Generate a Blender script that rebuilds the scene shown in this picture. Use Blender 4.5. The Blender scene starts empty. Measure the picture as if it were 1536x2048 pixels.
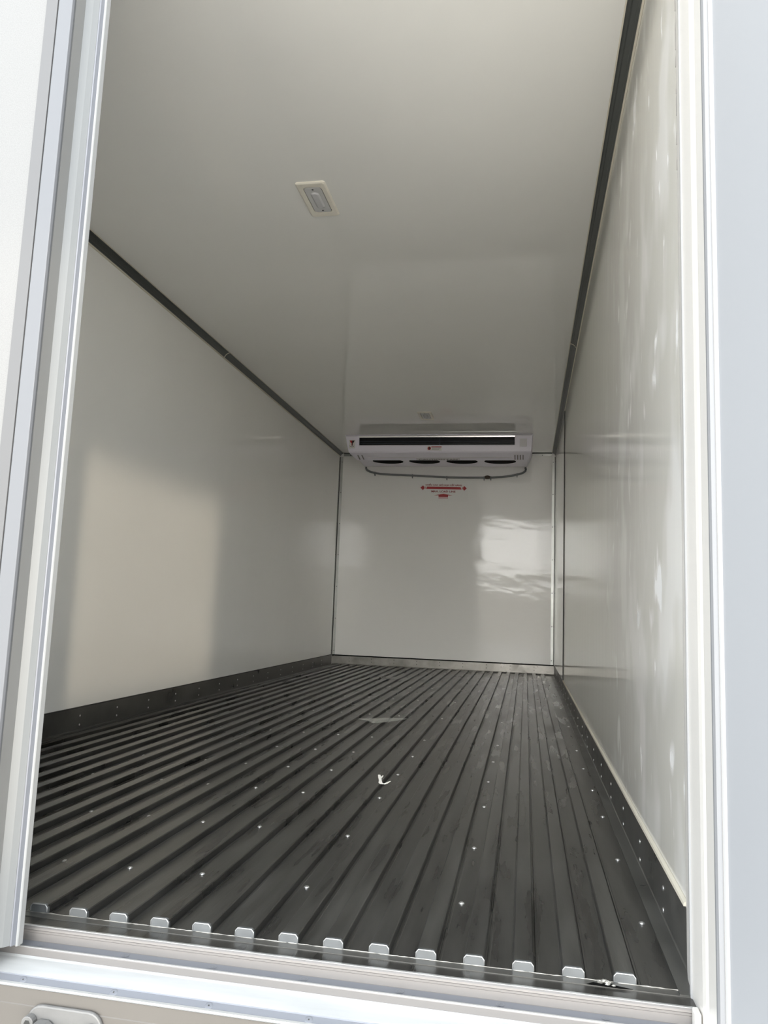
import bpy, bmesh, math, random
from mathutils import Vector, Matrix
random.seed(7)
S = bpy.context.scene
C = S.collection

# ------------------------------------------------------------------ camera
cam = bpy.data.cameras.new('camera')
cam.sensor_fit = 'VERTICAL'; cam.sensor_height = 32.0; cam.sensor_width = 24.0
cam.lens = 32.0 * 1527.74 / 2048.0
cam.clip_start = 0.02; cam.clip_end = 500
camo = bpy.data.objects.new('camera', cam); C.objects.link(camo)
R_ = ((0.98279855, -0.18421646, -0.01308835),
      (0.18100221, 0.97487502, -0.12983413),
      (0.03667709, 0.12523177, 0.99144934))           # columns: right, forward, up
m = Matrix([[R_[i][0], R_[i][2], -R_[i][1]] for i in range(3)]).to_4x4()
m.translation = Vector((1.74920705, -1.23143466, 0.52588171))
camo.matrix_world = m
S.camera = camo

# ------------------------------------------------------------------ light and exposure
S.view_settings.view_transform = 'Standard'
S.view_settings.look = 'None'
S.view_settings.gamma = 1.0
S.view_settings.use_curve_mapping = False
S.view_settings.exposure = 0.53
S.cycles.max_bounces = 18
S.cycles.diffuse_bounces = 14
S.cycles.glossy_bounces = 6

world = bpy.data.worlds.new('hazy_sky'); S.world = world; world.use_nodes = True
wn = world.node_tree.nodes; wl = world.node_tree.links
bg = wn['Background']
# hazy sky: pale blue overhead, a broad bright glow low over the yard behind the truck
tc = wn.new('ShaderNodeTexCoord'); sep = wn.new('ShaderNodeSeparateXYZ'); wl.new(tc.outputs['Generated'], sep.inputs[0])
dot = wn.new('ShaderNodeVectorMath'); dot.operation = 'DOT_PRODUCT'
dot.inputs[1].default_value = Vector((0.05, -0.98, 0.15)).normalized(); wl.new(tc.outputs['Generated'], dot.inputs[0])
gm = wn.new('ShaderNodeMapRange'); gm.interpolation_type = 'SMOOTHSTEP'
gm.inputs['From Min'].default_value = 0.84; gm.inputs['From Max'].default_value = 1.0; wl.new(dot.outputs['Value'], gm.inputs['Value'])
st_ = wn.new('ShaderNodeMath'); st_.operation = 'MULTIPLY_ADD'; wl.new(gm.outputs['Result'], st_.inputs[0])
GLOW, BASE = 8.7, 2.5
st_.inputs[1].default_value = GLOW; st_.inputs[2].default_value = BASE; wl.new(st_.outputs[0], bg.inputs['Strength'])
cm = wn.new('ShaderNodeMix'); cm.data_type = 'RGBA'; wl.new(gm.outputs['Result'], cm.inputs[0])
cm.inputs[6].default_value = (0.86, 0.93, 1.0, 1); cm.inputs[7].default_value = (1.0, 0.98, 0.94, 1)
wl.new(cm.outputs[2], bg.inputs['Color'])

sun = bpy.data.lights.new('sun', 'SUN'); sun.energy = 22.0; sun.angle = math.radians(3); sun.color = (1.0, 0.97, 0.92)
suno = bpy.data.objects.new('sun', sun); C.objects.link(suno)
suno.rotation_euler = Vector((-0.45, -0.55, -0.70)).to_track_quat('-Z', 'Y').to_euler()
suno.location = (6, 2, 10)

# assumed lamp, its source unseen, to make the light patch on the left wall: a near-parallel warm beam through the open doorway
gl = bpy.data.lights.new('assumed_patch_lamp', 'AREA'); gl.shape = 'RECTANGLE'; gl.size = 1.12; gl.size_y = 1.0
gl.energy = 0.9; gl.color = (1.0, 0.86, 0.66); gl.spread = math.radians(2.2)
glo = bpy.data.objects.new('assumed_patch_lamp', gl); C.objects.link(glo)
gd = Vector((-0.522, 0.853, -0.006))
glo.location = Vector((0, 2.10, 0.60)) - gd * 8.0
glo.rotation_euler = gd.to_track_quat('-Z', 'Y').to_euler()

# ------------------------------------------------------------------ materials
def mat(name, col, rough=0.5, metal=0.0, spec=0.5, noise=0.0, nscale=8.0, nstretch=(1, 1, 1),
        bump=0.0, bscale=20.0, bstretch=(1, 1, 1), rnoise=0.0, coat=0.0):
    m = bpy.data.materials.new(name); m.use_nodes = True
    nt = m.node_tree; n = nt.nodes; l = nt.links
    b = n['Principled BSDF']
    b.inputs['Base Color'].default_value = (*col, 1)
    b.inputs['Roughness'].default_value = rough
    b.inputs['Metallic'].default_value = metal
    b.inputs['Specular IOR Level'].default_value = spec
    b.inputs['Coat Weight'].default_value = coat
    tc = n.new('ShaderNodeTexCoord')
    def noise_node(scale, stretch, detail=5):
        mp = n.new('ShaderNodeMapping'); mp.inputs['Scale'].default_value = stretch
        l.new(tc.outputs['Object'], mp.inputs['Vector'])
        t = n.new('ShaderNodeTexNoise'); t.inputs['Scale'].default_value = scale; t.inputs['Detail'].default_value = detail
        l.new(mp.outputs['Vector'], t.inputs['Vector'])
        return t
    if noise or rnoise:
        t = noise_node(nscale, nstretch)
        if noise:
            r = n.new('ShaderNodeValToRGB')
            r.color_ramp.elements[0].position = 0.3; r.color_ramp.elements[1].position = 0.7
            r.color_ramp.elements[0].color = (*[max(0, c * (1 - noise)) for c in col], 1)
            r.color_ramp.elements[1].color = (*[min(1, c * (1 + noise)) for c in col], 1)
            l.new(t.outputs['Fac'], r.inputs['Fac']); l.new(r.outputs['Color'], b.inputs['Base Color'])
        if rnoise:
            mr = n.new('ShaderNodeMapRange')
            mr.inputs['From Min'].default_value = 0.3; mr.inputs['From Max'].default_value = 0.7
            mr.inputs['To Min'].default_value = max(0.01, rough - rnoise); mr.inputs['To Max'].default_value = min(1, rough + rnoise)
            l.new(t.outputs['Fac'], mr.inputs['Value']); l.new(mr.outputs['Result'], b.inputs['Roughness'])
    if bump:
        t2 = noise_node(bscale, bstretch, 3)
        bp = n.new('ShaderNodeBump'); bp.inputs['Strength'].default_value = 1.0; bp.inputs['Distance'].default_value = bump
        l.new(t2.outputs['Fac'], bp.inputs['Height']); l.new(bp.outputs['Normal'], b.inputs['Normal'])
    return m

M = {}
M['panel'] = mat('white_gelcoat', (0.915, 0.91, 0.88), 0.11, noise=0.02, nscale=1.2, bump=0.0006, bscale=4.0, bstretch=(1, 1.6, .4))
M['ceil'] = mat('white_gelcoat_ceiling', (0.915, 0.91, 0.88), 0.025, noise=0.02, nscale=1.2, bump=0.0001, bscale=1.4)
M['back'] = mat('white_gelcoat_end', (0.915, 0.91, 0.88), 0.085, spec=0.31, noise=0.02, nscale=1.2, bump=0.0034, bscale=3.2, bstretch=(0.8, 1, 1.7))
M['floor'] = mat('dull_floor_metal', (0.120, 0.118, 0.112), 0.31, metal=0.8, noise=0.45, nscale=5, nstretch=(5, 0.6, 1), rnoise=0.08,
                 bump=0.0003, bscale=60, bstretch=(3, .3, 1))
M['kick'] = mat('dull_kick_plate_metal', (0.12, 0.118, 0.11), 0.36, metal=0.5, noise=0.3, nscale=6, rnoise=0.1)
M['kickback'] = mat('galvanised_kick_plate', (0.27, 0.26, 0.24), 0.40, metal=0.6, noise=0.3, nscale=9, rnoise=0.15)
M['alu'] = mat('bare_aluminium', (0.20, 0.21, 0.215), 0.42, metal=0.6, noise=0.08, nscale=30, rnoise=0.1)
M['alu_dull'] = mat('dull_aluminium', (0.20, 0.21, 0.235), 0.5, metal=0.3, noise=0.08, nscale=20, nstretch=(.1, 1, 1))
M['alu_soft'] = mat('cream_aluminium', (0.22, 0.208, 0.20), 0.45, metal=0.3, noise=0.05, nscale=14, nstretch=(.1, 1, 1))
M['zinc'] = mat('zinc_angle', (0.40, 0.41, 0.39), 0.38, metal=0.6, noise=0.1, nscale=10)
M['cove'] = mat('dark_grey_extrusion', (0.100, 0.107, 0.103), 0.38, metal=0.4)
M['cream'] = mat('cream_sealant', (0.66, 0.62, 0.52), 0.5)
M['frame'] = mat('cream_frame_moulding', (0.70, 0.68, 0.645), 0.28, noise=0.02, nscale=5)
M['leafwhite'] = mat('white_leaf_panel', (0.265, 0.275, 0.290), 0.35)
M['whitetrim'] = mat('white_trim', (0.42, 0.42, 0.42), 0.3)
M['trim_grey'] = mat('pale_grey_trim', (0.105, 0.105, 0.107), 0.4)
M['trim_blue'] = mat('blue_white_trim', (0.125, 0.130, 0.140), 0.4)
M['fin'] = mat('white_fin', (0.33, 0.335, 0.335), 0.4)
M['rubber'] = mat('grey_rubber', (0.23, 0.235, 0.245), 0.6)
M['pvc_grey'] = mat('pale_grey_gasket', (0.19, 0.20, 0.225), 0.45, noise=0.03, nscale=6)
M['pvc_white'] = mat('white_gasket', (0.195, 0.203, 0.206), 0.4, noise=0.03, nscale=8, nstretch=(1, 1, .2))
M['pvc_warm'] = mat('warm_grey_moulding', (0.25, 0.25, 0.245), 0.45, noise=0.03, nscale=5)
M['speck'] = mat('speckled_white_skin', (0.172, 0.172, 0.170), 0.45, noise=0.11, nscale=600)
M['sillwhite'] = mat('scuffed_white_sill', (0.54, 0.55, 0.55), 0.5, noise=0.14, nscale=9, nstretch=(.5, 3, 3))
M['beam'] = mat('grey_beige_beam_paint', (0.120, 0.110, 0.098), 0.5, noise=0.06, nscale=5)
M['cast'] = mat('cast_metal', (0.17, 0.168, 0.163), 0.5, metal=0.2, noise=0.12, nscale=30)
M['black'] = mat('black', (0.002, 0.002, 0.002), 0.9, spec=0.1)
M['hole'] = mat('dark_rivet_eye', (0.03, 0.03, 0.028), 0.6)
M['navy'] = mat('dark_outlet', (0.002, 0.003, 0.006), 0.5)
M['vane'] = mat('blue_grey_vane', (0.05, 0.075, 0.12), 0.35)
M['unit'] = mat('lilac_grey_plastic', (0.93, 0.90, 1.0), 0.32)
M['unitlip'] = mat('bright_outlet_lip', (0.97, 0.97, 0.94), 0.30, metal=0.8)
M['plate'] = mat('pale_cover', (0.72, 0.70, 0.73), 0.5)
M['red'] = mat('red_print', (0.42, 0.012, 0.018), 0.4)
M['redtext'] = mat('dark_red_print', (0.28, 0.03, 0.03), 0.5)
M['stickw'] = mat('white_sticker', (0.80, 0.78, 0.78), 0.35)
M['blackprint'] = mat('black_print', (0.02, 0.015, 0.015), 0.4)
M['greyprint'] = mat('grey_print', (0.25, 0.23, 0.23), 0.5)
M['clear'] = mat('clear_backing', (0.70, 0.685, 0.62), 0.35)
M['hose'] = mat('grey_hose', (0.20, 0.21, 0.21), 0.45)
M['brown'] = mat('brown_clamp', (0.07, 0.05, 0.035), 0.6)
M['lampframe'] = mat('cream_lamp_frame', (0.84, 0.80, 0.71), 0.4, noise=0.04, nscale=40)
M['lens'] = mat('grey_lens', (0.60, 0.60, 0.60), 0.35)
M['lensin'] = mat('pale_lens_dome', (0.62, 0.62, 0.63), 0.25)
M['paper'] = mat('white_scrap', (0.80, 0.79, 0.74), 0.6)
M['rivet'] = mat('bright_rivet', (0.80, 0.80, 0.80), 0.28, metal=0.9)
M['edge'] = mat('bright_worn_edge', (0.62, 0.63, 0.63), 0.3, metal=0.7)
M['weld'] = mat('bright_weld', (0.36, 0.35, 0.32), 0.4, metal=0.6, noise=0.3, nscale=80)
M['ground'] = mat('sunlit_concrete', (0.40, 0.38, 0.35), 0.9, noise=0.12, nscale=1.5)
M['dark_bounce_damper'] = mat('dark_bounce_damper', (0.17, 0.165, 0.155), 0.9, noise=0.2, nscale=20)
M['film'] = mat('clear_tape', (0.55, 0.56, 0.52), 0.25)
M['film'].node_tree.nodes['Principled BSDF'].inputs['Alpha'].default_value = 0.35
M['yard'] = mat('yard_wall', (0.34, 0.32, 0.29), 0.9)

def scuffed_panel():
    """the right wall: same gelcoat with whitish rubbed smears low-frequency in y, mostly near the doorway"""
    m = mat('scuffed_gelcoat', (0.915, 0.91, 0.88), 0.11, spec=0.36, bump=0.0004, bscale=5.0, bstretch=(1, 2.2, .25))
    nt = m.node_tree; n = nt.nodes; l = nt.links; b = n['Principled BSDF']
    tc = n.new('ShaderNodeTexCoord')
    def layer(scale, loc, lo, hi, rot=0.0):
        mp = n.new('ShaderNodeMapping'); mp.inputs['Scale'].default_value = scale; mp.inputs['Location'].default_value = loc
        mp.inputs['Rotation'].default_value = (rot, 0, 0)
        l.new(tc.outputs['Object'], mp.inputs['Vector'])
        t = n.new('ShaderNodeTexNoise'); t.inputs['Scale'].default_value = 1.0; t.inputs['Detail'].default_value = 2.5
        t.inputs['Roughness'].default_value = 0.55
        l.new(mp.outputs['Vector'], t.inputs['Vector'])
        r = n.new('ShaderNodeMapRange'); r.inputs['From Min'].default_value = lo; r.inputs['From Max'].default_value = hi
        l.new(t.outputs['Fac'], r.inputs['Value'])
        return r.outputs['Result']
    a = layer((1, 7.5, 5.0), (0, 3.1, 1.7), 0.62, 0.70)
    c = layer((1, 16, 5.5), (0, 9.1, 4.7), 0.64, 0.72, 0.2)
    hz = layer((1, 4.2, 2.6), (0, 5.3, 2.9), 0.50, 0.62, 0.15)
    hm = n.new('ShaderNodeMath'); hm.operation = 'MULTIPLY'; hm.inputs[1].default_value = 0.38; l.new(hz, hm.inputs[0])
    m0 = n.new('ShaderNodeMath'); m0.operation = 'MAXIMUM'; l.new(a, m0.inputs[0]); l.new(c, m0.inputs[1])
    m1 = n.new('ShaderNodeMath'); m1.operation = 'MULTIPLY'; m1.inputs[1].default_value = 0.8; l.new(m0.outputs[0], m1.inputs[0])
    mx = n.new('ShaderNodeMath'); mx.operation = 'MAXIMUM'
    l.new(m1.outputs[0], mx.inputs[0]); l.new(hm.outputs[0], mx.inputs[1])
    # fewer rubs deeper inside
    sp = n.new('ShaderNodeSeparateXYZ'); l.new(tc.outputs['Object'], sp.inputs['Vector'])
    fr = n.new('ShaderNodeMapRange'); fr.inputs['From Min'].default_value = 1.5; fr.inputs['From Max'].default_value = 0.25
    l.new(sp.outputs['Y'], fr.inputs['Value'])
    ml = n.new('ShaderNodeMath'); ml.operation = 'MULTIPLY'
    l.new(mx.outputs[0], ml.inputs[0]); l.new(fr.outputs['Result'], ml.inputs[1])
    mc = n.new('ShaderNodeMix'); mc.data_type = 'RGBA'
    mc.inputs[6].default_value = (0.70, 0.685, 0.63, 1); mc.inputs[7].default_value = (0.96, 0.965, 0.975, 1)
    l.new(ml.outputs[0], mc.inputs[0]); l.new(mc.outputs[2], b.inputs['Base Color'])
    rr = n.new('ShaderNodeMapRange'); rr.inputs['To Min'].default_value = 0.11; rr.inputs['To Max'].default_value = 0.42
    l.new(ml.outputs[0], rr.inputs['Value']); l.new(rr.outputs['Result'], b.inputs['Roughness'])
    return m
M['scuffed'] = scuffed_panel()

# ------------------------------------------------------------------ mesh helpers
def box(bm, x0, x1, y0, y1, z0, z1):
    v = [bm.verts.new((x, y, z)) for z in (z0, z1) for y in (y0, y1) for x in (x0, x1)]
    for f in ((0, 2, 3, 1), (4, 5, 7, 6), (0, 1, 5, 4), (2, 6, 7, 3), (0, 4, 6, 2), (1, 3, 7, 5)):
        bm.faces.new([v[i] for i in f])

def prism(bm, pts, a0, a1, axis):
    """extrude closed polygon pts along axis (0=x: pts are (y,z); 1=y: (x,z); 2=z: (x,y))"""
    def mk(p, a):
        return {0: (a, p[0], p[1]), 1: (p[0], a, p[1]), 2: (p[0], p[1], a)}[axis]
    A = [bm.verts.new(mk(p, a0)) for p in pts]; B = [bm.verts.new(mk(p, a1)) for p in pts]
    n = len(pts)
    for i in range(n):
        bm.faces.new((A[i], A[(i + 1) % n], B[(i + 1) % n], B[i]))
    bm.faces.new(A[::-1]); bm.faces.new(B)

def strip(bm, pts, a0, a1, axis):
    """open profile swept along an axis"""
    def mk(p, a):
        return {0: (a, p[0], p[1]), 1: (p[0], a, p[1]), 2: (p[0], p[1], a)}[axis]
    A = [bm.verts.new(mk(p, a0)) for p in pts]; B = [bm.verts.new(mk(p, a1)) for p in pts]
    for i in range(len(pts) - 1):
        bm.faces.new((A[i], A[i + 1], B[i + 1], B[i]))

def tube(bm, pts, r, seg=10):
    pts = [Vector(p) for p in pts]; rings = []
    for i, p in enumerate(pts):
        d = (pts[min(i + 1, len(pts) - 1)] - pts[max(i - 1, 0)]).normalized()
        u = d.cross(Vector((0, 0, 1)))
        if u.length < 1e-3: u = d.cross(Vector((1, 0, 0)))
        u.normalize(); w = d.cross(u)
        rr = r[i] if isinstance(r, (list, tuple)) else r
        rings.append([bm.verts.new(p + (u * math.cos(t) + w * math.sin(t)) * rr) for t in [2 * math.pi * k / seg for k in range(seg)]])
    for a, b in zip(rings, rings[1:]):
        for k in range(seg):
            bm.faces.new((a[k], a[(k + 1) % seg], b[(k + 1) % seg], b[k]))
    bm.faces.new(rings[0][::-1]); bm.faces.new(rings[-1])

def dome(bm, c, n, r, h, seg=12, rings=3, stretch=None):
    """rivet head: a low dome at c with outward normal n"""
    c = Vector(c); n = Vector(n).normalized()
    u = n.orthogonal().normalized(); w = n.cross(u)
    prev = None
    for k in range(rings + 1):
        t = k / rings * math.pi / 2
        rr, hh = r * math.cos(t), h * math.sin(t)
        if k == rings:
            top = bm.verts.new(c + n * h)
            for i in range(seg): bm.faces.new((prev[i], prev[(i + 1) % seg], top))
        else:
            ring = [bm.verts.new(c + n * hh + (u * math.cos(a) + w * math.sin(a)) * rr) for a in [2 * math.pi * i / seg for i in range(seg)]]
            if prev:
                for i in range(seg): bm.faces.new((prev[i], prev[(i + 1) % seg], ring[(i + 1) % seg], ring[i]))
            else:
                bm.faces.new(ring[::-1])
            prev = ring

def rrect(cx, cy, w, h, r, seg=5):
    out = []
    for sx, sy, a0 in ((1, 1, 0), (-1, 1, 90), (-1, -1, 180), (1, -1, 270)):
        for k in range(seg + 1):
            a = math.radians(a0 + 90 * k / seg)
            out.append((cx + sx * (w / 2 - r) + r * math.cos(a), cy + sy * (h / 2 - r) + r * math.sin(a)))
    return out

def obj(name, bm, material, parent=None, origin=(0, 0, 0), label=None, smooth=False, bevel=0.0, kind=None):
    bmesh.ops.recalc_face_normals(bm, faces=bm.faces)
    o_ = Vector(origin)
    base = Vector(parent['_base']) if parent is not None and '_base' in parent else Vector((0, 0, 0))
    if parent is None: base = o_
    for v in bm.verts: v.co -= base
    me = bpy.data.meshes.new(name); bm.to_mesh(me); bm.free()
    me.materials.append(M[material] if isinstance(material, str) else material)
    if smooth:
        for p in me.polygons: p.use_smooth = True
    o = bpy.data.objects.new(name, me); C.objects.link(o)
    if parent is not None: o.parent = parent
    else: o.location = base
    o['_base'] = tuple(base)
    if bevel:
        md = o.modifiers.new('bevel', 'BEVEL'); md.width = bevel; md.segments = 2; md.limit_method = 'ANGLE'; md.angle_limit = math.radians(35)
    if label: o['label'] = label
    if kind: o['kind'] = kind
    return o

def tag(o, label, cat, group=None, kind=None):
    o['label'] = label; o['category'] = cat
    if group: o['group'] = group
    if kind: o['kind'] = kind
    return o

def empty(name, loc):
    o = bpy.data.objects.new(name, None); C.objects.link(o); o.location = loc; o.empty_display_size = 0.05
    o['_base'] = tuple(loc); return o

def copy_part(src, parent, delta_world):
    """copy of one part under the same parent, moved"""
    c = src.copy(); C.objects.link(c); c.parent = parent; c.location = src.location + Vector(delta_world)
    return c

def text_mesh(body, size, sx=1.0, bold=0.0, extrude=0.0004):
    cu = bpy.data.curves.new('t', 'FONT'); cu.body = body; cu.size = size; cu.align_x = 'CENTER'; cu.align_y = 'CENTER'
    cu.extrude = extrude; cu.offset = bold; cu.resolution_u = 3
    to = bpy.data.objects.new('t', cu); C.objects.link(to)
    bpy.context.view_layer.update()
    me = bpy.data.meshes.new_from_object(to.evaluated_get(bpy.context.evaluated_depsgraph_get()))
    bpy.data.objects.remove(to); bpy.data.curves.remove(cu)
    for v in me.vertices: v.co.x *= sx
    return me

W, L, H = 2.0, 5.688, 1.972
ZT = 0.088

# ================================================================== outside setting
bm = bmesh.new(); box(bm, -30, 30, -40, 12, -1.25, -1.05)
tag(obj('ground', bm, 'ground', origin=(0, 0, -1.05)), 'pale sunlit concrete yard under the truck body', 'ground', kind='structure')

bm = bmesh.new(); box(bm, -8, 10, -3.4, 12, -1.0499, -1.044)  # unseen dark sheet, added to cut ground bounce onto the front ceiling
tag(obj('ground_bounce_damper', bm, 'dark_bounce_damper', origin=(0, 0, -1.05)), 'added dark ground sheet that cuts bounce light into the doorway', 'ground', kind='structure')
bm = bmesh.new(); box(bm, -30, 30, -26.4, -26, -1.05, 2.25)
tag(obj('wall_yard', bm, 'yard', origin=(0, -26, -1.05)), 'low grey wall at the far side of the yard behind the truck', 'wall', kind='structure')

# ================================================================== shell
T = 0.08
bm = bmesh.new(); box(bm, -T, 0, -0.06, L + T, -0.10, H + T)
tag(obj('wall_left', bm, 'panel', origin=(0, 0, 0)), 'long glossy white left wall of the cargo box with a warm patch of light', 'wall', kind='structure')
bm = bmesh.new(); box(bm, W, W + T, 0.079, L + T, -0.10, H + T)
wr = tag(obj('wall_right', bm, 'scuffed', origin=(0, 0, 0)), 'glossy white right wall rubbed with pale scuff marks near the doorway', 'wall', kind='structure')
bm = bmesh.new(); box(bm, 0, W, L, L + T, -0.10, H + T)
tag(obj('wall_back', bm, 'back', origin=(0, 0, 0)), 'glossy white end wall behind the cooling unit', 'wall', kind='structure')
bm = bmesh.new(); box(bm, 0, W, -0.02, L, H, H + T)
tag(obj('ceiling', bm, 'ceil', origin=(0, 0, 0)), 'smooth glossy white ceiling panel over the whole cargo box', 'ceiling', kind='structure')
# narrow lapped panel at the far end of the right wall
bm = bmesh.new(); box(bm, W - 0.0045, W - 0.0002, 4.10, L - 0.0005, ZT + 0.006, H - 0.034)
obj('end_panel', bm, 'panel', wr, bevel=0.001)
bm = bmesh.new(); box(bm, W - 0.0052, W - 0.0002, 4.092, 4.0995, ZT + 0.006, H - 0.034)
obj('panel_seam', bm, 'hole', wr, label='thin dark vertical seam')

# ------------------------------------------------------------------ floor
X0, P = 0.9545, 0.0725
centers = [X0 + P * k for k in range(-12, 14)]
HR = 0.0124
def floor_profile():
    pts = [(0.0, 0.0)]
    for c in centers:
        pts += [(c - 0.0180, 0.0), (c - 0.0160, 0.0010), (c - 0.0148, HR - 0.0016), (c - 0.0134, HR),
                (c + 0.0134, HR), (c + 0.0148, HR - 0.0016), (c + 0.0157, -0.0012), (c + 0.0180, -0.0013), (c + 0.0192, 0.0007), (c + 0.0222, 0.0007), (c + 0.0232, 0.0)]
    pts.append((W, 0.0))
    return pts
bm = bmesh.new()
fp = floor_profile()
prism(bm, [(W, -0.09), (0, -0.09)] + fp, 0.0, L, 1)
floor = obj('floor', bm, 'floor', origin=(0, 0, 0))
tag(floor, 'dull grey metal floor of long parallel raised ribs', 'floor', kind='structure')
bm = bmesh.new(); box(bm, 0.0, W, -0.0495, -0.0002, -0.09, -0.0008)
obj('front_plate', bm, 'floor', floor, label='flat dark plate in front of the ribs')
# strip where the ribs meet the plate
bm = bmesh.new(); box(bm, 0.0, W, -0.019, -0.0003, -0.0010, 0.0004)
obj('joint_strip', bm, M['alu_dull'] if False else 'kick', floor)
# weld bead
bm = bmesh.new()
pp = []; x = 0.02
while x < 1.99:
    pp.append((x, -0.0030 + random.uniform(-.0007, .0007), 0.0008)); x += 0.006
tube(bm, pp, [random.uniform(.0003, .0012) for _ in pp], 6)
obj('weld_bead', bm, 'weld', floor, smooth=True, label='bright ragged weld line')
# rib end caps
def cap_bm(c):
    bm = bmesh.new()
    w = 0.0152; h = HR + 0.0016
    pts = [(c - w - 0.001, 0.0004), (c - w, h - 0.005), (c - w + 0.002, h - 0.0015), (c - w + 0.005, h), (c + w - 0.005, h), (c + w - 0.002, h - 0.0015),
           (c + w, h - 0.005), (c + w + 0.001, 0.0004)]
    prism(bm, pts, -0.0032, 0.0035, 1)
    return bm
for c in centers:
    o = obj('rib_end_cap', cap_bm(c), 'alu', floor, bevel=0.0006)
    bm = bmesh.new()
    hh = HR + 0.0015
    tube(bm, [(c - 0.0152, -0.0034, 0.003), (c - 0.0150, -0.0034, hh - .004), (c - .0115, -.0034, hh), (c + .0115, -.0034, hh), (c + .0150, -.0034, hh - .004), (c + .0155, -.0036, .003)], 0.0009, 6)
    obj('weld_edge', bm, 'edge', o, smooth=True)
# torn metal beside the last rib end
bm = bmesh.new()
vs = [(1.842, -.020), (1.852, -.012), (1.862, -.014), (1.873, -.010), (1.884, -.015), (1.906, -.020), (1.890, -.022), (1.868, -.0215)]
f = [bm.verts.new((x, y, 0.0012)) for x, y in vs]; bm.faces.new(f)
r_ = bmesh.ops.extrude_face_region(bm, geom=bm.faces[:]); bmesh.ops.translate(bm, verts=[e for e in r_['geom'] if isinstance(e, bmesh.types.BMVert)], vec=(0, 0, .0006))
obj('torn_gap', bm, 'black', floor, label='black torn gap in the plate')
bm = bmesh.new()
for (x, y, z, r) in ((1.862, -.012, .002, .0030), (1.867, -.010, .004, .0032), (1.873, -.012, .003, .0028), (1.880, -.0165, .001, .0022), (1.872, -.015, .001, .003)):
    bmesh.ops.create_icosphere(bm, subdivisions=2, radius=r, matrix=Matrix.Translation((x, y, z)) @ Matrix.Diagonal((1.4, .7, .9, 1)))
for v in bm.verts: v.co += Vector((random.uniform(-.0007, .0007), random.uniform(-.0007, .0007), random.uniform(-.0007, .0007)))
obj('torn_metal', bm, 'weld', floor, label='crumpled bright metal')
# floor rivets
cols = [0.045, 0.265, 0.482, 0.701, 0.846, 0.991, 1.136, 1.353, 1.643, 1.954]
rows = [0.24, 0.58, 0.945, 1.26, 1.585, 1.94, 2.6, 3.3, 4.0]
riv = None
for yy in rows:
    for xx in cols:
        if riv is None:
            bm = bmesh.new(); dome(bm, (0, 0, 0), (0, 0, 1), 0.0058, 0.0034)
            riv = obj('rivet', bm, 'rivet', floor, smooth=True); o = riv
        else:
            o = riv.copy(); C.objects.link(o); o.parent = floor
        o.location = (xx + random.uniform(-.003, .003), yy + random.uniform(-.008, .008), 0.0001)

# ------------------------------------------------------------------ kick plates (skirting)
def kick(name, side):
    bm = bmesh.new()
    if side == 'left': prism(bm, [(0.0003, 0.0003), (0.030, 0.0003), (0.030, 0.0018), (0.006, 0.0020), (0.0040, 0.004), (0.0036, ZT), (0.0003, ZT)], -0.02, L - 0.004, 1)
    if side == 'right': prism(bm, [(W - .0003, 0.0003), (W - 0.030, 0.0003), (W - 0.030, 0.0018), (W - 0.006, 0.0020), (W - 0.0040, 0.004), (W - 0.0036, ZT), (W - .0003, ZT)], -0.018, L - 0.004, 1)
    if side == 'back': prism(bm, [(L - .0003, 0.0003), (L - 0.004, HR + .0006), (L - 0.0036, ZT - .006), (L - .0003, ZT - .006)], 0.005, W - 0.005, 0)
    return bm
kl = tag(obj('baseboard_left', kick('l', 'left'), 'kick'), 'dark metal kick plate riveted along the foot of the left wall', 'kick plate', kind='structure')
kr = tag(obj('baseboard_right', kick('r', 'right'), 'kick'), 'dark metal kick plate riveted along the foot of the right wall', 'kick plate', kind='structure')
kb = tag(obj('baseboard_back', kick('b', 'back'), 'kickback'), 'lighter stained metal kick plate across the foot of the end wall', 'kick plate', kind='structure')
bm = bmesh.new(); prism(bm, [(W - .0003, ZT), (W - .0062, ZT), (W - .0055, ZT + .005), (W - .0015, ZT + .0085), (W - .0003, ZT + .0085)], 0.0785, 4.09, 1)
obj('sealant', bm, 'cream', kr, label='cream bead of sealant')
bm = bmesh.new(); prism(bm, [(.0003, ZT), (.0042, ZT), (.003, ZT + .004), (.0003, ZT + .005)], -0.02, L - .005, 1)
obj('sealant', bm, 'hole', kl, label='thin dark sealant line')
bm = bmesh.new(); prism(bm, [(L - .0003, ZT - .006), (L - .006, ZT - .006), (L - .005, ZT + .002), (L - .0003, ZT + .004)], 0.005, W - .005, 0)
obj('sealant', bm, 'black', kb, label='thick black sealant line')
def rivet_run(parent, pts, n, mtl, r=0.0042, h=0.0022):
    first = None
    for p in pts:
        if first is None:
            bm = bmesh.new(); dome(bm, (0, 0, 0), n, r, h)
            first = obj('rivet', bm, mtl, parent, smooth=True); o = first
            # obj() shifts by base; reset so mesh is centred on its own origin
            base = Vector(parent['_base'])
            for v in first.data.vertices: v.co += base
        else:
            o = first.copy(); C.objects.link(o); o.parent = parent
        o.location = Vector(p) - Vector(parent['_base'])
ys = [0.272 + 0.285 * k for k in range(-1, 19)]
rivet_run(kl, [(0.0038, 1.345 + 0.285 * k, z) for k in range(-4, 15) for z in (0.057, 0.022)], (1, 0, 0), 'rivet')
rivet_run(kr, [(W - .0038, y, z) for y in ys for z in (0.050, 0.013)], (-1, 0, 0), 'rivet', 0.0050, 0.0022)
rivet_run(kb, [(0.17 + 0.207 * k, L - .004, z) for k in range(9) for z in (0.066, 0.038)], (0, -1, 0), 'hole', 0.0035, 0.001)

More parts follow.
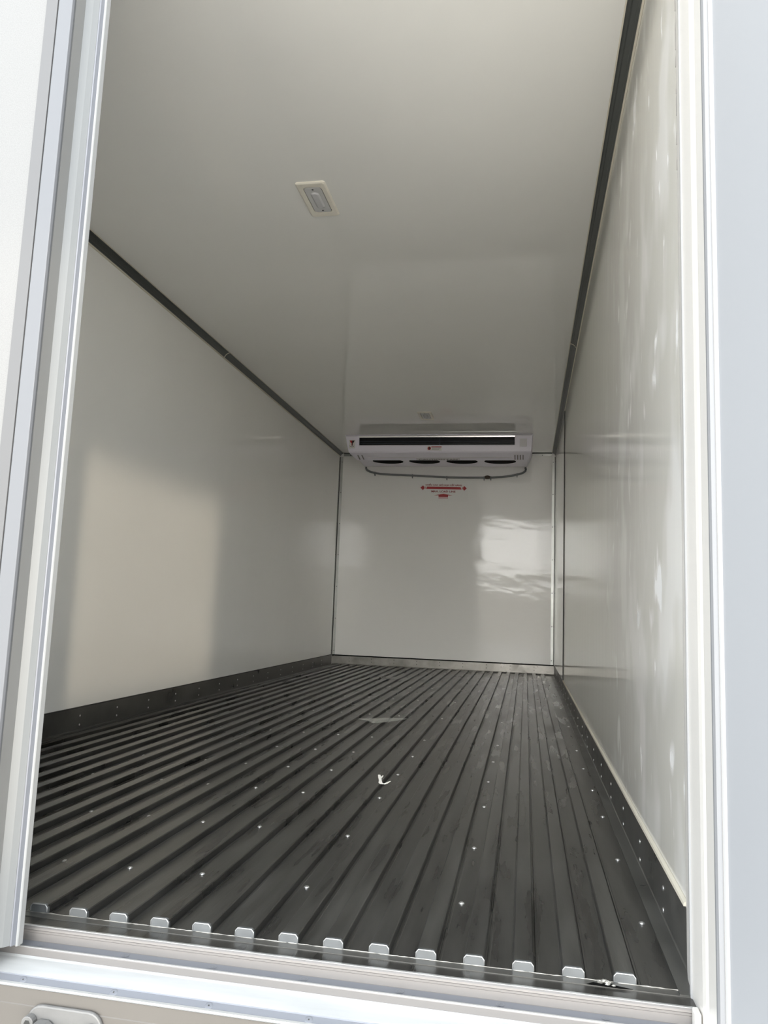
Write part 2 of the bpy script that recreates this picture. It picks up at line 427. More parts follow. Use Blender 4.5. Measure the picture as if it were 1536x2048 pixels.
# ------------------------------------------------------------------ dark cove mouldings and corner angles
def cove(side):
    s = (lambda x: x) if side < 0 else (lambda x: W - x)
    pts = [(0.0004, H - .0004), (0.034, H - .0004), (0.034, H - .0040), (0.0300, H - .0042), (0.0250, H - .0075), (0.0215, H - .0076),
           (0.0105, H - .0180), (0.0100, H - .0215), (0.0050, H - .0260), (0.0046, H - .0300), (0.0004, H - .0300)]
    return [(s(a), b) for a, b in pts]
for i, (side, lab) in enumerate(((-1, 'dark grey cove moulding between ceiling and left wall'), (1, 'dark grey cove moulding between ceiling and right wall'))):
    bm = bmesh.new(); prism(bm, cove(side), -0.02, L - .004, 1)
    o = tag(obj('trim_%d' % (i + 1), bm, 'cove'), lab, 'moulding', kind='structure')
    s = (lambda x: x) if side < 0 else (lambda x: W - x)
    bm = bmesh.new()
    prism(bm, [(s(a), b) for a, b in [(0.0004, H - .0302), (.0048, H - .0302), (.0040, H - .0350), (.0004, H - .0375)]], -0.02, L - .004, 1)
    obj('wall_bead', bm, 'cream', o, label='pale bead along the wall edge')
    bm = bmesh.new()
    prism(bm, [(s(a), b) for a, b in [(0.0342, H - .0003), (.0380, H - .0003), (.0345, H - .0030)]], -0.02, L - .004, 1)
    obj('ceiling_bead', bm, 'cream', o, label='pale bead along the ceiling edge')
    bm = bmesh.new()
    yj = 2.82
    prism(bm, [(s(a), b) for a, b in [(0.0002, H - .0006), (0.0345, H - .0006), (0.0345, H - .0047), (0.0252, H - .0085), (0.0220, H - .0088), (0.0112, H - .0188),
               (0.0106, H - .0223), (0.0058, H - .0268), (0.0054, H - .0305), (0.0002, H - .0305)]], yj - .004, yj + .004, 1)
    obj('joint_sealant', bm, 'cream', o, label='pale line of sealant at the joint')

def angle(name, lab, kindp):  # each angle gets a thin dark strip along its inside corner
    bm = bmesh.new(); t = .0015; w = .030
    if kindp == 'left': prism(bm, [(.0003, L - .0003), (.0003, L - w), (t, L - w), (t + .0006, L - .006), (.006, L - t - .0006), (w, L - t), (w, L - .0003)], ZT + .004, H - .038, 2)
    if kindp == 'right': prism(bm, [(W - .0050, L - .0003), (W - .0050, L - w), (W - .005 - t, L - w), (W - .0056 - t, L - .006), (W - .011, L - t - .0006), (W - .005 - w, L - t), (W - .005 - w, L - .0003)], ZT + .004, H - .038, 2)
    if kindp == 'top': prism(bm, [(L - .0003, H - .0003), (L - w, H - .0003), (L - w, H - t), (L - .006, H - t), (L - t, H - .006), (L - t, H - w), (L - .0003, H - w)], 0.036, W - .036, 0)
    o = tag(obj(name, bm, 'zinc'), lab, 'corner angle', kind='structure')
    if kindp == 'left':
        bm = bmesh.new(); prism(bm, [(.0022, L - .0065), (.0065, L - .0022), (.0050, L - .0018), (.0018, L - .0050)], ZT + .004, H - .038, 2); obj('corner_dark_strip', bm, 'hole', o)
        rivet_run(o, [(.021, L - .0016, z) for z in [.128 + .293 * k for k in range(7)]], (0, -1, 0), 'hole', .0042, .0012)
        rivet_run(o, [(.0016, L - .021, z) for z in [.128 + .293 * k for k in range(7)]], (1, 0, 0), 'hole', .0042, .0012)
    if kindp == 'right':
        bm = bmesh.new(); prism(bm, [(W - .0072, L - .0065), (W - .0120, L - .0022), (W - .0100, L - .0018), (W - .0068, L - .0050)], ZT + .004, H - .038, 2); obj('corner_dark_strip', bm, 'hole', o)
        rivet_run(o, [(W - .025, L - .0016, z) for z in [.128 + .293 * k for k in range(7)]], (0, -1, 0), 'hole', .0042, .0012)
        rivet_run(o, [(W - .0066, L - .021, z) for z in [.128 + .293 * k for k in range(7)]], (-1, 0, 0), 'hole', .0042, .0012)
    if kindp == 'top':
        bm = bmesh.new(); prism(bm, [(L - .0075, H - .0017), (L - .0017, H - .0070), (L - .0012, H - .0055), (L - .0055, H - .0012)], 0.036, W - .036, 0); obj('corner_dark_strip', bm, 'hole', o)
        rivet_run(o, [(.10 + .2965 * k, L - .0016, H - .021) for k in range(7)], (0, -1, 0), 'hole', .0042, .0012)
    return o
angle('trim_3', 'riveted metal angle up the left back corner', 'left')
angle('trim_4', 'riveted metal angle up the right back corner', 'right')
angle('trim_5', 'riveted metal angle where end wall meets ceiling', 'top')

# ------------------------------------------------------------------ threshold
bm = bmesh.new()
prism(bm, [(-0.0497, 0.0012), (-0.0555, 0.0012), (-0.0572, -0.0002), (-0.0575, -0.0030), (-0.0560, -0.0045), (-0.0560, -0.0075), (-.0550, -.0085), (-0.0552, -0.0195), (-.060, -.0205),
           (-0.0765, -0.0205), (-0.0772, -0.0190), (-0.0800, -0.0190), (-.0808, -.0205), (-0.0800, -0.0315), (-.0800, -.0900), (-.0497, -.0900)], -T, W, 0)
th = tag(obj('trim_6', bm, 'alu_soft'), 'stepped aluminium threshold strip along the front of the ribbed floor', 'threshold', kind='structure')
bm = bmesh.new(); box(bm, -T, W, -0.0762, -0.0572, -0.0206, -0.0196)
ch = obj('channel', bm, 'alu_dull', th, label='blue-grey channel with countersunk screws')
bm = bmesh.new(); prism(bm, [(-.0497, .0013), (-.0545, .0013), (-.0545, .0024), (-.0497, .0020)], 0.0, W, 0)
obj('bright_edge', bm, 'edge', th)
bm = bmesh.new(); box(bm, -T, W, -0.0806, -0.0776, -0.0192, -0.0181)
obj('bright_edge', bm, 'edge', th)
def screw_run(parent, pts, r=.0058):
    for p in pts:
        bm = bmesh.new()
        bmesh.ops.create_circle(bm, cap_ends=True, segments=16, radius=r, matrix=Matrix.Translation((p[0], p[1], p[2] + .0004)))
        s_ = obj('screw', bm, 'alu_dull', parent)
        bm = bmesh.new()
        for k in range(16):
            a0, a1 = 2 * math.pi * k / 16, 2 * math.pi * (k + 1) / 16
            q = [(p[0] + rr * math.cos(a), p[1] + rr * math.sin(a), p[2] + .0006) for rr, a in ((r * .86, a0), (r, a0), (r, a1), (r * .86, a1))]
            bm.faces.new([bm.verts.new(v) for v in q])
        for k in range(2):
            d = Matrix.Rotation(math.radians(35 + 90 * k), 3, 'Z')
            q = [d @ Vector((a * r * .42, b * r * .09, 0)) for a, b in ((-1, -1), (1, -1), (1, 1), (-1, 1))]
            bm.faces.new([bm.verts.new((p[0] + v.x, p[1] + v.y, p[2] + .0007)) for v in q])
        obj('slot', bm, 'rubber', s_)
screw_run(th, [(1.006 + .143 * k, -.0668, -.0195) for k in range(-6, 7)])

# outer white sill with its grey screwed strip
bm = bmesh.new(); prism(bm, [(-.0802, -.0310), (-.0860, -.0322), (-.1340, -.0322), (-.1340, -.0900), (-.0802, -.0900)], -T, W + T, 0)
sl = tag(obj('trim_7', bm, 'sillwhite'), 'broad bright white scuffed sill plate below the threshold', 'sill', kind='structure')
bm = bmesh.new(); prism(bm, [(-.1342, -.0322), (-.1352, -.0335), (-.1458, -.0390), (-.1440, -.0425), (-.1342, -.0425)], -T, W + T, 0)
obj('screwed_strip', bm, 'alu_dull', sl)
bm = bmesh.new(); prism(bm, [(-.1450, -.0378), (-.1482, -.0392), (-.1490, -.0412), (-.1482, -.0430), (-.1462, -.0440)], -T, W + T, 0)
obj('rolled_edge', bm, 'edge', sl)
# screws sit on the sloping strip
for k in range(-6, 7):
    cx = 1.028 + .1455 * k; c0 = Vector((cx, -.1405, -.0361)); nn = Vector((0, -.466, .885))
    bm = bmesh.new(); dome(bm, c0, nn, .0058, .0007, 14, 2); s_ = obj('screw', bm, 'alu_dull', sl)
    bm = bmesh.new(); dome(bm, c0 + nn * .0006, nn, .0017, .0004, 4, 1); obj('slot', bm, 'hole', s_)

bm = bmesh.new(); prism(bm, [(-.1342, -.0442), (-.1464, -.0442), (-.1464, -.0660), (-.1474, -.0672), (-.1474, -.30), (-.06, -.30), (-.06, -.0905), (-.1342, -.0905)], -T, W + T, 0)
tag(obj('trim_8', bm, 'beam'), 'grey beige rear cross beam below the white sill plate', 'beam', kind='structure')

# lock keeper bracket on the beam
br = empty('lock_bracket', (1.10, -.1462, -.15))
tag(br, 'cast metal lock bracket bolted to the grey beige beam below the sill', 'bracket')
bm = bmesh.new(); prism(bm, rrect(1.1075, -.107, .118, .094, .022), -.1545, -.1476, 1)
obj('plate', bm, 'cast', br, bevel=.0025)
bm = bmesh.new(); prism(bm, [(1.068, -.076), (1.086, -.076), (1.130, -.105), (1.130, -.150), (1.068, -.150)], -.178, -.1547, 1)
obj('keeper', bm, 'cast', br, bevel=.004)
for bx, bz in ((1.056, -.081), (1.152, -.083)):
    bm = bmesh.new(); tube(bm, [(bx, -.1546, bz), (bx, -.165, bz)], .0095, 16); b_ = obj('bolt', bm, 'cast', br, bevel=.001)
    bm = bmesh.new(); tube(bm, [(bx, -.1651, bz), (bx, -.1654, bz)], .0050, 6); obj('socket', bm, 'hole', b_)

# ------------------------------------------------------------------ door frame
def jamb(s):
    pts = [(2.0002, .078), (1.9970, .074), (1.9905, .034), (1.9870, -.010), (1.9845, -.014), (1.9845, -.018), (1.9862, -.022), (1.9872, -.060), (1.9878, -.078),
           (1.9895, -.090), (1.9925, -.096), (1.9905, -.102), (1.9905, -.143), (2.0100, -.143), (2.0100, -.050), (2.08, -.050), (2.08, .078)]
    return pts if s > 0 else [(2.0 - x, y) for x, y in pts]
bm = bmesh.new(); prism(bm, jamb(1), -.09, H + .10, 2)
j = tag(obj('trim_9', bm, 'frame', origin=(2.0, 0, 0)), 'cream moulded door post on the right of the opening', 'door frame', kind='structure')
bm = bmesh.new(); prism(bm, [(1.9838, -.0135), (1.9838, -.0190), (1.9860, -.0220), (1.9868, -.0100)], -.02, H + .02, 2)
obj('seal_ridge', bm, 'whitetrim', j)
bm = bmesh.new(); prism(bm, [(1.9905, -.1432), (1.9902, -.1500), (1.9920, -.1555), (1.9980, -.1572), (1.9990, -.1432)], -.09, H + .10, 2)
obj('hinge_gasket', bm, 'rubber', j, label='grey rubber strip')
bm = bmesh.new()
y_ = .110
segs = []
z_ = 1.30
random.seed(3)
while z_ < 1.66:
    h_ = random.uniform(.008, .05); box(bm, 1.9970, 1.9985, .0750, .0785, z_, z_ + h_); z_ += h_ + random.uniform(.004, .05)
obj('sealant_crack', bm, 'greyprint', j, label='broken dark line of sealant')
bm = bmesh.new(); box(bm, 1.9775, 1.9860, -.079, -.058, -.0204, .006)
obj('corner_foot', bm, 'frame', j, bevel=.002)
bm = bmesh.new(); prism(bm, jamb(-1), -.09, H + .10, 2)
tag(obj('trim_10', bm, 'frame', origin=(0, 0, 0)), 'cream moulded door post behind the closed left door', 'door frame', kind='structure')
bm = bmesh.new(); box(bm, 0.0105, 1.9895, -.143, -.021, H - .012, H + .10)
tag(obj('trim_11', bm, 'frame', origin=(0, 0, 0)), 'cream header across the top of the doorway', 'door frame', kind='structure')

# ------------------------------------------------------------------ left door leaf (closed)
dl = empty('door_1', (0.981, -0.12, -0.011))
tag(dl, 'closed left door seen edge-on with its white gasket strips', 'door', kind='structure')
ZB, ZTOP = -0.008, H - .02
bm = bmesh.new(); prism(bm, [(0.002, -.088), (.950, -.088), (.955, -.125), (.918, -.1640), (0.002, -.1640)], ZB + .002, ZTOP, 2)
lp = obj('leaf_panel', bm, 'pvc_warm', dl)
bm = bmesh.new(); box(bm, 0.002, .9175, -.1665, -.1641, -.033, ZTOP)
obj('outer_skin', bm, 'speck', dl, label='speckled bright white outer skin')
bm = bmesh.new(); prism(bm, [(.9180, -.1672), (.9190, -.1690), (.9405, -.1695), (.9415, -.1640), (.9180, -.1640)], -.033, ZTOP, 2)
obj('edge_trim', bm, 'trim_grey', dl, label='flat pale grey edge trim')
bm = bmesh.new(); prism(bm, [(.9422, -.1640), (.9424, -.1690), (.9440, -.1700), (.9690, -.1702), (.9705, -.1660), (.9692, -.1601), (.9500, -.1565), (.9422, -.1600)], -.033, ZTOP, 2)
obj('edge_trim', bm, 'trim_blue', dl, bevel=.0006, label='blue white outer edge trim')
bm = bmesh.new(); prism(bm, [(.9500, -.1560), (.9692, -.1598), (.9630, -.1255), (.9560, -.1200), (.9400, -.1200)], -.008, ZTOP, 2)
obj('edge_moulding', bm, 'pvc_warm', dl)
bm = bmesh.new(); prism(bm, [(.9560, -.1199), (.9630, -.1254), (.9730, -.1180), (.9795, -.1095), (.9700, -.0960), (.9500, -.0960)], -.007, ZTOP, 2)
obj('edge_gasket', bm, 'pvc_white', dl)
bm = bmesh.new(); prism(bm, [(.9700, -.0958), (.9797, -.1094), (.9815, -.1085), (.9835, -.1010), (.9820, -.0950)], ZB, ZTOP, 2)
obj('gasket_lip', bm, 'pvc_grey', dl)
bm = bmesh.new(); prism(bm, [(.9815, -.0952), (.9832, -.1012), (.9852, -.1012), (.9865, -.0990), (.9870, -.0880), (.9830, -.0870)], ZB - .003, ZTOP, 2)
obj('gasket_fin', bm, 'fin', dl, bevel=.0006)
dl.rotation_euler = (0, 0.0042, 0)

# ------------------------------------------------------------------ right door leaf (open)
dr = empty('door_2', (2.004, -.158, -.02))
tag(dr, 'open right door swung outward, its plain pale blue-white inner face showing', 'door', kind='structure')
U = Vector((.4226, -.9063)); N = Vector((.9063, .4226)); A0 = Vector((1.9982, -.1580))
def lf(u, n): q = A0 + U * u + N * n; return (q.x, q.y)
bm = bmesh.new(); prism(bm, [lf(.004, .001), lf(.97, .001), lf(.97, .075), lf(.004, .060)], -.02, H - .01, 2)
obj('leaf_panel', bm, 'leafwhite', dr)
bm = bmesh.new(); prism(bm, [lf(.0005, .0035), lf(.0012, -.0015), lf(.0065, -.0015), lf(.0075, .0008), lf(.004, .03), lf(.0005, .03)], -.03, H, 2)
obj('edge_bead', bm, 'whitetrim', dr, bevel=.0008, label='bright white edge bead')

# ================================================================== things inside
# ------------------------------------------------------------------ ceiling lamps
def lamp(cx, cy, lab):
    r = empty('ceiling_light', (cx, cy, H))
    tag(r, lab, 'light', 'oblong lights in the ceiling')
    z0 = H - .0003
    bm = bmesh.new()
    outer = rrect(cx, cy, .107, .228, .010); mid = rrect(cx, cy, .097, .218, .010); inner = rrect(cx, cy, .066, .170, .014)
    def ring(pts, z): return [bm.verts.new((x, y, z)) for x, y in pts]
    rs = [ring(outer, z0), ring(outer, z0 - .003), ring(mid, z0 - .0065), ring(inner, z0 - .0055), ring(inner, z0 - .001)]
    n = len(outer)
    for a, b in zip(rs, rs[1:]):
        for k in range(n): bm.faces.new((a[k], a[(k + 1) % n], b[(k + 1) % n], b[k]))
    obj('frame', bm, 'lampframe', r)
    bm = bmesh.new(); prism(bm, rrect(cx, cy, .0658, .1698, .0138), z0 - .0015, z0 - .0003, 2); obj('recess', bm, 'black', r)
    bm = bmesh.new(); prism(bm, rrect(cx, cy, .0610, .1640, .0120), z0 - .0055, z0 - .0016, 2); ln = obj('lens', bm, 'lens', r, bevel=.001)
    bm = bmesh.new()
    a_ = rrect(cx, cy, .032, .108, .0155); b_ = rrect(cx, cy, .026, .102, .0125); c_ = rrect(cx, cy, .020, .096, .0095)
    rs = [ring(a_, z0 - .0056), ring(b_, z0 - .0080), ring(b_, z0 - .0070), ring(c_, z0 - .0095)]
    for a, b in zip(rs, rs[1:]):
        for k in range(n): bm.faces.new((a[k], a[(k + 1) % n], b[(k + 1) % n], b[k]))
    bm.faces.new(rs[-1])
    obj('dome', bm, 'lensin', ln)
    for s in (-1, 1):
        bm = bmesh.new(); dome(bm, (cx, cy + s * .070, z0 - .0056), (0, 0, -1), .0038, .0008); obj('screw', bm, 'hole', ln)
    return r
lamp(.998, 1.248, 'cream framed oblong light in the ceiling nearer the doorway')
lamp(.993, 4.315, 'small-looking ceiling light beside the cooling unit at the far end')

# ------------------------------------------------------------------ cooling unit
ev = empty('cooling_unit', (1.006, 5.31, H))
tag(ev, 'lilac grey cooling unit hung under the ceiling at the end wall', 'cooling unit')
rowsP = [(4.930, H - .0005, .225, 1.787), (4.931, 1.9560, .231, 1.785), (4.933, 1.882, .247, 1.779), (4.936, 1.828, .258, 1.775), (4.948, 1.818, .264, 1.772),
         (5.092, 1.7865, .300, 1.752), (5.100, 1.785, .302, 1.750), (5.106, 1.793, .308, 1.745), (5.600, 1.829, .255, 1.745), (5.660, 1.840, .250, 1.745), (L - .0018, 1.848, .250, 1.745),
         (L - .0018, H - .03, .225, 1.787), (L - .032, H - .0005, .225, 1.787)]
XA, XB = .349, 1.644
bm = bmesh.new(); cols_ = []
for (y, z, xl, xr) in rowsP:
    cols_.append([bm.verts.new((x, y, z)) for x in (xl, XA + .002, XB - .002, xr)])
n = len(rowsP)
for i in range(n):
    a, b = cols_[i], cols_[(i + 1) % n]
    for k in range(3):
        if i == 1 and k == 1: continue
        bm.faces.new((a[k], a[k + 1], b[k + 1], b[k]))
for k in (0, 3):
    bm.faces.new([c[k] for c in cols_] if k else [c[k] for c in cols_][::-1])
obj('housing', bm, 'unit', ev, bevel=.004)
bm = bmesh.new()   # the dark well behind the outlet
p = [(XA, 4.9335, 1.9570), (XB, 4.9335, 1.9570), (XB, 4.9335, 1.881), (XA, 4.9335, 1.881)]
q = [(x, 4.99, z) for x, _, z in p]
vp = [bm.verts.new(v) for v in p]; vq = [bm.verts.new(v) for v in q]
for k in range(4): bm.faces.new((vp[k], vp[(k + 1) % 4], vq[(k + 1) % 4], vq[k]))
bm.faces.new(vq)
obj('air_outlet', bm, 'navy', ev, label='long dark air outlet')
bm = bmesh.new()
def rim(bm, t, y0, y1):
    box(bm, XA - t, XB + t, y0, y1, 1.876, 1.8815); box(bm, XA - t, XA, y0, y1, 1.8815, 1.957); box(bm, XB, XB + t, y0, y1, 1.8815, 1.957)
rim(bm, .006, 4.9275, 4.9370)
obj('outlet_rim', bm, 'unit', ev, bevel=.002)
bm = bmesh.new(); prism(bm, [(4.9340, 1.9580), (4.9245, 1.9575), (4.9262, 1.9470), (4.9340, 1.9460)], XA, XB, 0)
obj('outlet_lip', bm, 'unitlip', ev, label='shiny pale upper lip')
for zz in (1.9155, 1.8985):
    bm = bmesh.new(); prism(bm, [(4.946, zz), (4.950, zz), (4.950, zz + .0020), (4.946, zz + .0020)], XA + .002, XB - .002, 0)
    obj('vane', bm, 'vane', ev)
bm = bmesh.new(); box(bm, 1.028, 1.031, 4.937, 4.962, 1.883, 1.943); obj('divider', bm, 'vane', ev)
bm = bmesh.new(); box(bm, .235, 1.781, 4.926, 4.931, 1.9605, 1.9635); obj('ledge', bm, 'greyprint', ev)
# raised line along the lower panel and side ribs
def on_facet(y): return 1.818 - (y - 4.948) * (1.818 - 1.7865) / (5.092 - 4.948)
bm = bmesh.new(); prism(bm, [(5.035, on_facet(5.035) + .001), (5.035, on_facet(5.035) - .003), (5.041, on_facet(5.041) - .003), (5.041, on_facet(5.041) + .001)], .40, 1.62, 0)
obj('panel_line', bm, 'plate', ev)
bm = bmesh.new()
for k in range(4):
    x = 1.640 + .022 * k
    prism(bm, [(4.99, on_facet(4.99) + .001), (4.99, on_facet(4.99) - .003), (5.075, on_facet(5.075) - .003), (5.075, on_facet(5.075) + .001)], x, x + .009, 0)
obj('grille_ribs', bm, 'greyprint', ev)
bm = bmesh.new()
for k in range(2):
    x = .325 + .035 * k
    prism(bm, [(4.99, on_facet(4.99) + .001), (4.99, on_facet(4.99) - .003), (5.075, on_facet(5.075) - .003), (5.075, on_facet(5.075) + .001)], x, x + .010, 0)
obj('grille_ribs', bm, 'greyprint', ev)
# four fans in the underside
sl_ = (1.829 - 1.793) / (5.600 - 5.106); tiltM = Matrix.Rotation(math.atan(sl_), 4, 'X')
for fx in (.551, .872, 1.195, 1.518):
    fy = 5.262; fz = 1.793 + (fy - 5.106) * sl_
    def uz(y): return 1.793 + (y - 5.106) * sl_
    def disc(rx, ry, dz, cy=5.215):
        pts = [(fx + rx * math.cos(t), max(5.1085, cy + ry * math.sin(t))) for t in [2 * math.pi * k / 40 for k in range(40)]]
        out = []
        for p in pts:
            if not out or (abs(p[0] - out[-1][0]) + abs(p[1] - out[-1][1])) > 1e-5: out.append(p)
        return [(x, y, uz(y) + dz) for x, y in out]
    bm = bmesh.new(); bm.faces.new([bm.verts.new(v) for v in disc(.133, .165, -.0012)])
    fan = obj('fan', bm, 'black', ev, label='round black fan opening')
    md = fan.modifiers.new('thickness', 'SOLIDIFY'); md.thickness = .001
    bm = bmesh.new(); cyl = 5.215
    hub = [(fx + .034 * math.cos(t), cyl + .03 + .034 * math.sin(t)) for t in [2 * math.pi * k / 16 for k in range(16)]]
    bm.faces.new([bm.verts.new((x, y, uz(y) - .0022)) for x, y in hub])
    for k in range(5):
        a = k * 2 * math.pi / 5 + .3
        q = [(fx + rr * math.cos(a + t), cyl + .03 + rr * math.sin(a + t)) for rr, t in ((.034, -.25), (.10, -.10), (.10, .42), (.034, .45))]
        if min(y for _, y in q) > 5.11: bm.faces.new([bm.verts.new((x, y, uz(y) - .0020)) for x, y in q])
    obj('fan_blades', bm, 'black', fan)
# corner cover plate
bm = bmesh.new(); box(bm, 1.683, 1.740, 4.9275, 4.9345, 1.868, 1.932); obj('cover_plate', bm, 'plate', ev, bevel=.001)
# emblem sticker on the left end
def flat(bm, pts, y, t=.0006):
    prism(bm, pts, y - t, y, 1)
YS = 4.9315
bm = bmesh.new(); prism(bm, [(.262, 1.928), (.316, 1.928), (.316, 1.856), (.262, 1.856)], 4.9290, 4.9340, 1)
lg = obj('emblem_sticker', bm, 'stickw', ev, label='small white sticker with a red and black emblem')
bm = bmesh.new(); flat(bm, [(.268, 1.922), (.289, 1.922), (.289, 1.902), (.284, 1.898), (.278, 1.902)], 4.9288); flat(bm, [(.285, 1.900), (.289, 1.900), (.289, 1.876), (.285, 1.880)], 4.9288); obj('emblem_mark', bm, 'red', lg)
bm = bmesh.new(); flat(bm, [(.289, 1.922), (.311, 1.922), (.301, 1.902), (.294, 1.898), (.289, 1.900)], 4.9288); flat(bm, [(.289, 1.900), (.296, 1.900), (.294, 1.878), (.289, 1.874)], 4.9288); obj('emblem_mark', bm, 'blackprint', lg)
bm = bmesh.new()
ar = [(.289 + .021 * math.cos(a), 1.880 + .014 * math.sin(a)) for a in [math.radians(200 + 140 * k / 8) for k in range(9)]]
ar2 = [(.289 + .021 * math.cos(a), 1.884 + .013 * math.sin(a)) for a in [math.radians(200 + 140 * k / 8) for k in range(9)]][::-1]
flat(bm, ar + ar2, 4.9288); obj('emblem_mark', bm, 'greyprint', lg)
# warning sticker on the front
bm = bmesh.new(); box(bm, .930, 1.050, 4.9295, 4.9350, 1.836, 1.871); ws = obj('warning_sticker', bm, 'stickw', ev, label='small white warning sticker with red bar')
bm = bmesh.new(); box(bm, .963, 1.047, 4.9286, 4.9294, 1.862, 1.869); obj('red_bar', bm, 'red', ws)
bm = bmesh.new()
flat(bm, [(.946 + .014 * math.cos(a), 1.8535 + .014 * math.sin(a)) for a in [2 * math.pi * k / 18 for k in range(18)]], 4.9293)
obj('warning_mark', bm, 'red', ws)
bm = bmesh.new(); flat(bm, [(.943, 1.865), (.949, 1.865), (.951, 1.855), (.949, 1.843), (.943, 1.843), (.941, 1.855)], 4.9285); obj('warning_mark', bm, 'blackprint', ws)
bm = bmesh.new()
for k in range(3):
    box(bm, .966, 1.040 - .012 * (k == 2), 4.9287, 4.9294, 1.8545 - k * .007, 1.8570 - k * .007)
obj('fine_print', bm, 'greyprint', ws)
# CAUTION FAN lettering on the sloping lower panel
bm = bmesh.new(); prism(bm, [(5.050, on_facet(5.050) + .0005), (5.050, on_facet(5.050) - .0012), (5.090, on_facet(5.090) - .0012), (5.090, on_facet(5.090) + .0005)], .82, 1.19, 0)
cf = obj('caution_strip', bm, 'plate', ev, label='pale strip lettered CAUTION FAN')
me = text_mesh('CAUTION FAN', .034, 1.45, .0004)
ang = math.atan2(1.7865 - 1.818, 5.092 - 4.948)
to = bpy.data.objects.new('lettering', me); C.objects.link(to); me.materials.append(M['greyprint'])
rot = Matrix(((1, 0, 0), (0, -math.cos(ang), 0), (0, 0, 1))).to_3x3()
yd = Vector((0, -math.cos(ang), -math.sin(ang))); xd = Vector((1, 0, 0)); zd = xd.cross(yd)
mm = Matrix((xd, yd, zd)).transposed().to_4x4(); mm.translation = Vector((1.005, 5.076, on_facet(5.076) - .0018))
for v in me.vertices: v.co = (mm @ v.co) - Vector(ev['_base'])
to.parent = cf

# ------------------------------------------------------------------ drain hose under the unit
bm = bmesh.new()
hp = [(.262, 5.655, 1.832), (.262, 5.662, 1.818), (.272, 5.666, 1.805), (.300, 5.668, 1.791), (.345, 5.668, 1.779), (.400, 5.668, 1.770), (.50, 5.668, 1.764), (.70, 5.668, 1.757), (.86, 5.668, 1.749),
      (1.02, 5.668, 1.741), (1.20, 5.668, 1.739), (1.40, 5.668, 1.740), (1.52, 5.668, 1.746), (1.60, 5.668, 1.757), (1.66, 5.668, 1.770), (1.705, 5.668, 1.783), (1.728, 5.666, 1.800), (1.733, 5.660, 1.815), (1.728, 5.648, 1.829)]
tube(bm, hp, .0095, 10)
hose = obj('drain_hose', bm, 'hose', smooth=True, origin=(1.0, 5.668, 1.74))
tag(hose, 'thin grey hose looping below the cooling unit along the end wall', 'hose')
for hx, hz in ((.345, 1.779), (.70, 1.757), (1.02, 1.741), (1.36, 1.7395), (1.42, 1.7405), (1.655, 1.769)):
    bm = bmesh.new(); tube(bm, [(hx - .005, 5.668, hz), (hx + .005, 5.668, hz)], .0122, 12); box(bm, hx - .004, hx + .004, 5.664, L - .0005, hz - .024, hz - .010)
    obj('clip', bm, 'hose', hose)
bm = bmesh.new(); tube(bm, [(1.365, 5.667, 1.741), (1.375, 5.667, 1.742), (1.39, 5.667, 1.744), (1.405, 5.667, 1.742), (1.415, 5.667, 1.741)], [.010, .015, .017, .015, .010], 10)
obj('clamp', bm, 'brown', hose, label='brown joining clamp')

# ------------------------------------------------------------------ load line sticker
YW = L - .0004
st = empty('load_line_sticker', (.99, YW, 1.60)); tag(st, 'red load line sticker with double arrow on the end wall below the hose', 'sticker')
bm = bmesh.new(); box(bm, .775, 1.215, YW - .0006, YW, 1.525, 1.685); obj('backing', bm, 'back', st)
def wall_px(fn): pass
Y2 = YW - .0007
def tilt(p): return (p[0], p[1] - (p[0] - .99) * .010)
bm = bmesh.new()
flat(bm, [tilt(q) for q in [(.838, 1.655), (1.147, 1.655), (1.155, 1.633), (.830, 1.633)]], Y2)
obj('bar', bm, 'red', st)
bm = bmesh.new(); flat(bm, [tilt(q) for q in [(.776, 1.644), (.800, 1.666), (.812, 1.652), (.812, 1.636), (.800, 1.622)]], Y2)
obj('arrowhead', bm, 'red', st)
bm = bmesh.new(); flat(bm, [tilt(q) for q in [(1.204, 1.644), (1.180, 1.666), (1.170, 1.652), (1.170, 1.636), (1.180, 1.622)]], Y2)
obj('arrowhead', bm, 'red', st)
for x in (.8165, .8230, 1.1585, 1.1650):
    bm = bmesh.new(); flat(bm, [tilt(q) for q in [(x, 1.654), (x + .0035, 1.654), (x + .0035, 1.634), (x, 1.634)]], Y2)
    obj('speed_line', bm, 'red', st)
bm = bmesh.new(); flat(bm, [(.990, 1.590), (1.075, 1.576), (1.034, 1.576), (1.034, 1.561), (.946, 1.561), (.946, 1.576), (.905, 1.576)], Y2)
obj('up_arrow', bm, 'red', st)
bm = bmesh.new(); flat(bm, [(.946, 1.556), (1.034, 1.556), (1.034, 1.549), (.946, 1.549)], Y2)
obj('up_arrow_bar', bm, 'red', st)
def wall_text(body, cx, cz, width, height, mtl):
    me = text_mesh(body, .03, 1.0, .0010)
    xs = [v.co.x for v in me.vertices]; ys_ = [v.co.y for v in me.vertices]
    w0, h0 = max(xs) - min(xs), max(ys_) - min(ys_)
    for v in me.vertices:
        x, y, z = v.co
        xx = (x - (max(xs) + min(xs)) / 2) * width / w0; zz = (y - (max(ys_) + min(ys_)) / 2) * height / h0
        v.co = Vector((cx + xx, Y2 - .0004 - z * .5, cz + zz - xx * .010)) - Vector(st['_base'])
    me.materials.append(M[mtl]); o = bpy.data.objects.new('lettering', me); C.objects.link(o); o.parent = st
wall_text('CHIỀU CAO GIỚI HẠN XẾP HÀNG', .990, 1.673, .335, .026, 'redtext')
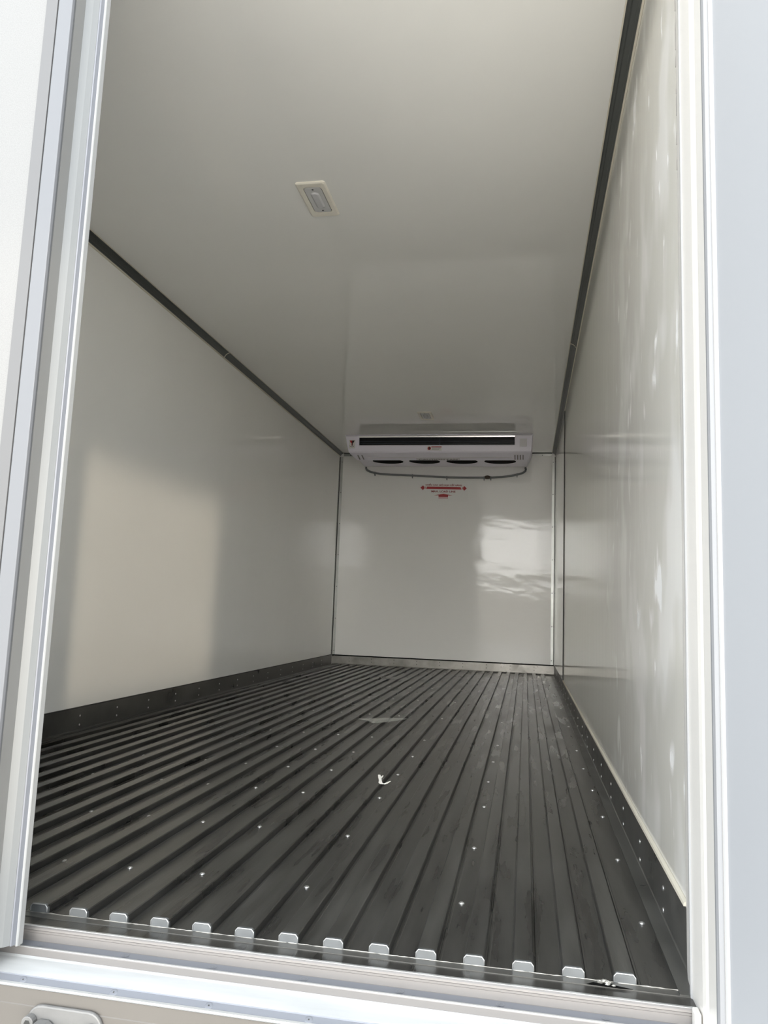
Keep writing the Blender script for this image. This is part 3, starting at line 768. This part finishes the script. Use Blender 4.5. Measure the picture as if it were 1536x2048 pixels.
wall_text('MAX. LOAD LINE', .990, 1.612, .222, .0175, 'redtext')

# ------------------------------------------------------------------ scraps on the floor
def scrap(name, lab, cat, cx, cy, z, pts, mtl, lift=.004, seed=1):
    random.seed(seed)
    bm = bmesh.new()
    vs = [bm.verts.new((cx + x, cy + y, z + random.uniform(0, lift))) for x, y in pts]
    c0 = bm.verts.new((cx, cy, z + lift))
    for k in range(len(vs)): bm.faces.new((vs[k], vs[(k + 1) % len(vs)], c0))
    o = obj(name, bm, mtl, origin=(cx, cy, z))
    md = o.modifiers.new('thickness', 'SOLIDIFY'); md.thickness = .0004
    tag(o, lab, cat)
bm = bmesh.new()
def ribbon(bm, path):
    prev = None
    for (x, y, z, w) in path:
        a, b = bm.verts.new((1.331 + x - w, 1.085 + y, HR + .0008 + z)), bm.verts.new((1.331 + x + w, 1.085 + y, HR + .0012 + z))
        if prev: bm.faces.new((prev[0], prev[1], b, a))
        prev = (a, b)
ribbon(bm, [(-.014, .052, .010, .0035), (-.008, .030, .007, .005), (-.002, .008, .003, .004), (.002, -.012, .001, .006), (.010, -.022, .000, .007), (.020, -.018, .002, .005), (.031, -.006, .007, .002)])
ribbon(bm, [(-.002, .050, .009, .002), (-.004, .034, .006, .003), (-.006, .022, .005, .003)])
o = obj('paper_scrap', bm, 'paper', origin=(1.331, 1.085, HR + .0008))
md = o.modifiers.new('thickness', 'SOLIDIFY'); md.thickness = .0004
tag(o, 'small torn white scrap lying on a floor rib near the middle', 'scrap')
scrap('tape_scrap', 'larger crumpled piece of clear tape across the floor ribs', 'tape', 1.080, 2.26, HR + .0006,
      [(-.10, .06), (-.03, .02), (.00, -.05), (.02, -.02), (.09, .09), (.13, .16), (.05, .12), (-.01, .09)], 'film', .008, 4)
scrap('tape_scrap', 'smaller clear strip of tape far back on the floor ribs', 'tape', .760, 4.50, HR + .0006,
      [(-.09, .04), (-.05, -.08), (.07, -.10), (.10, .03), (.02, .06)], 'film', .005, 5)

for o in bpy.data.objects:
    if '_base' in o: del o['_base']
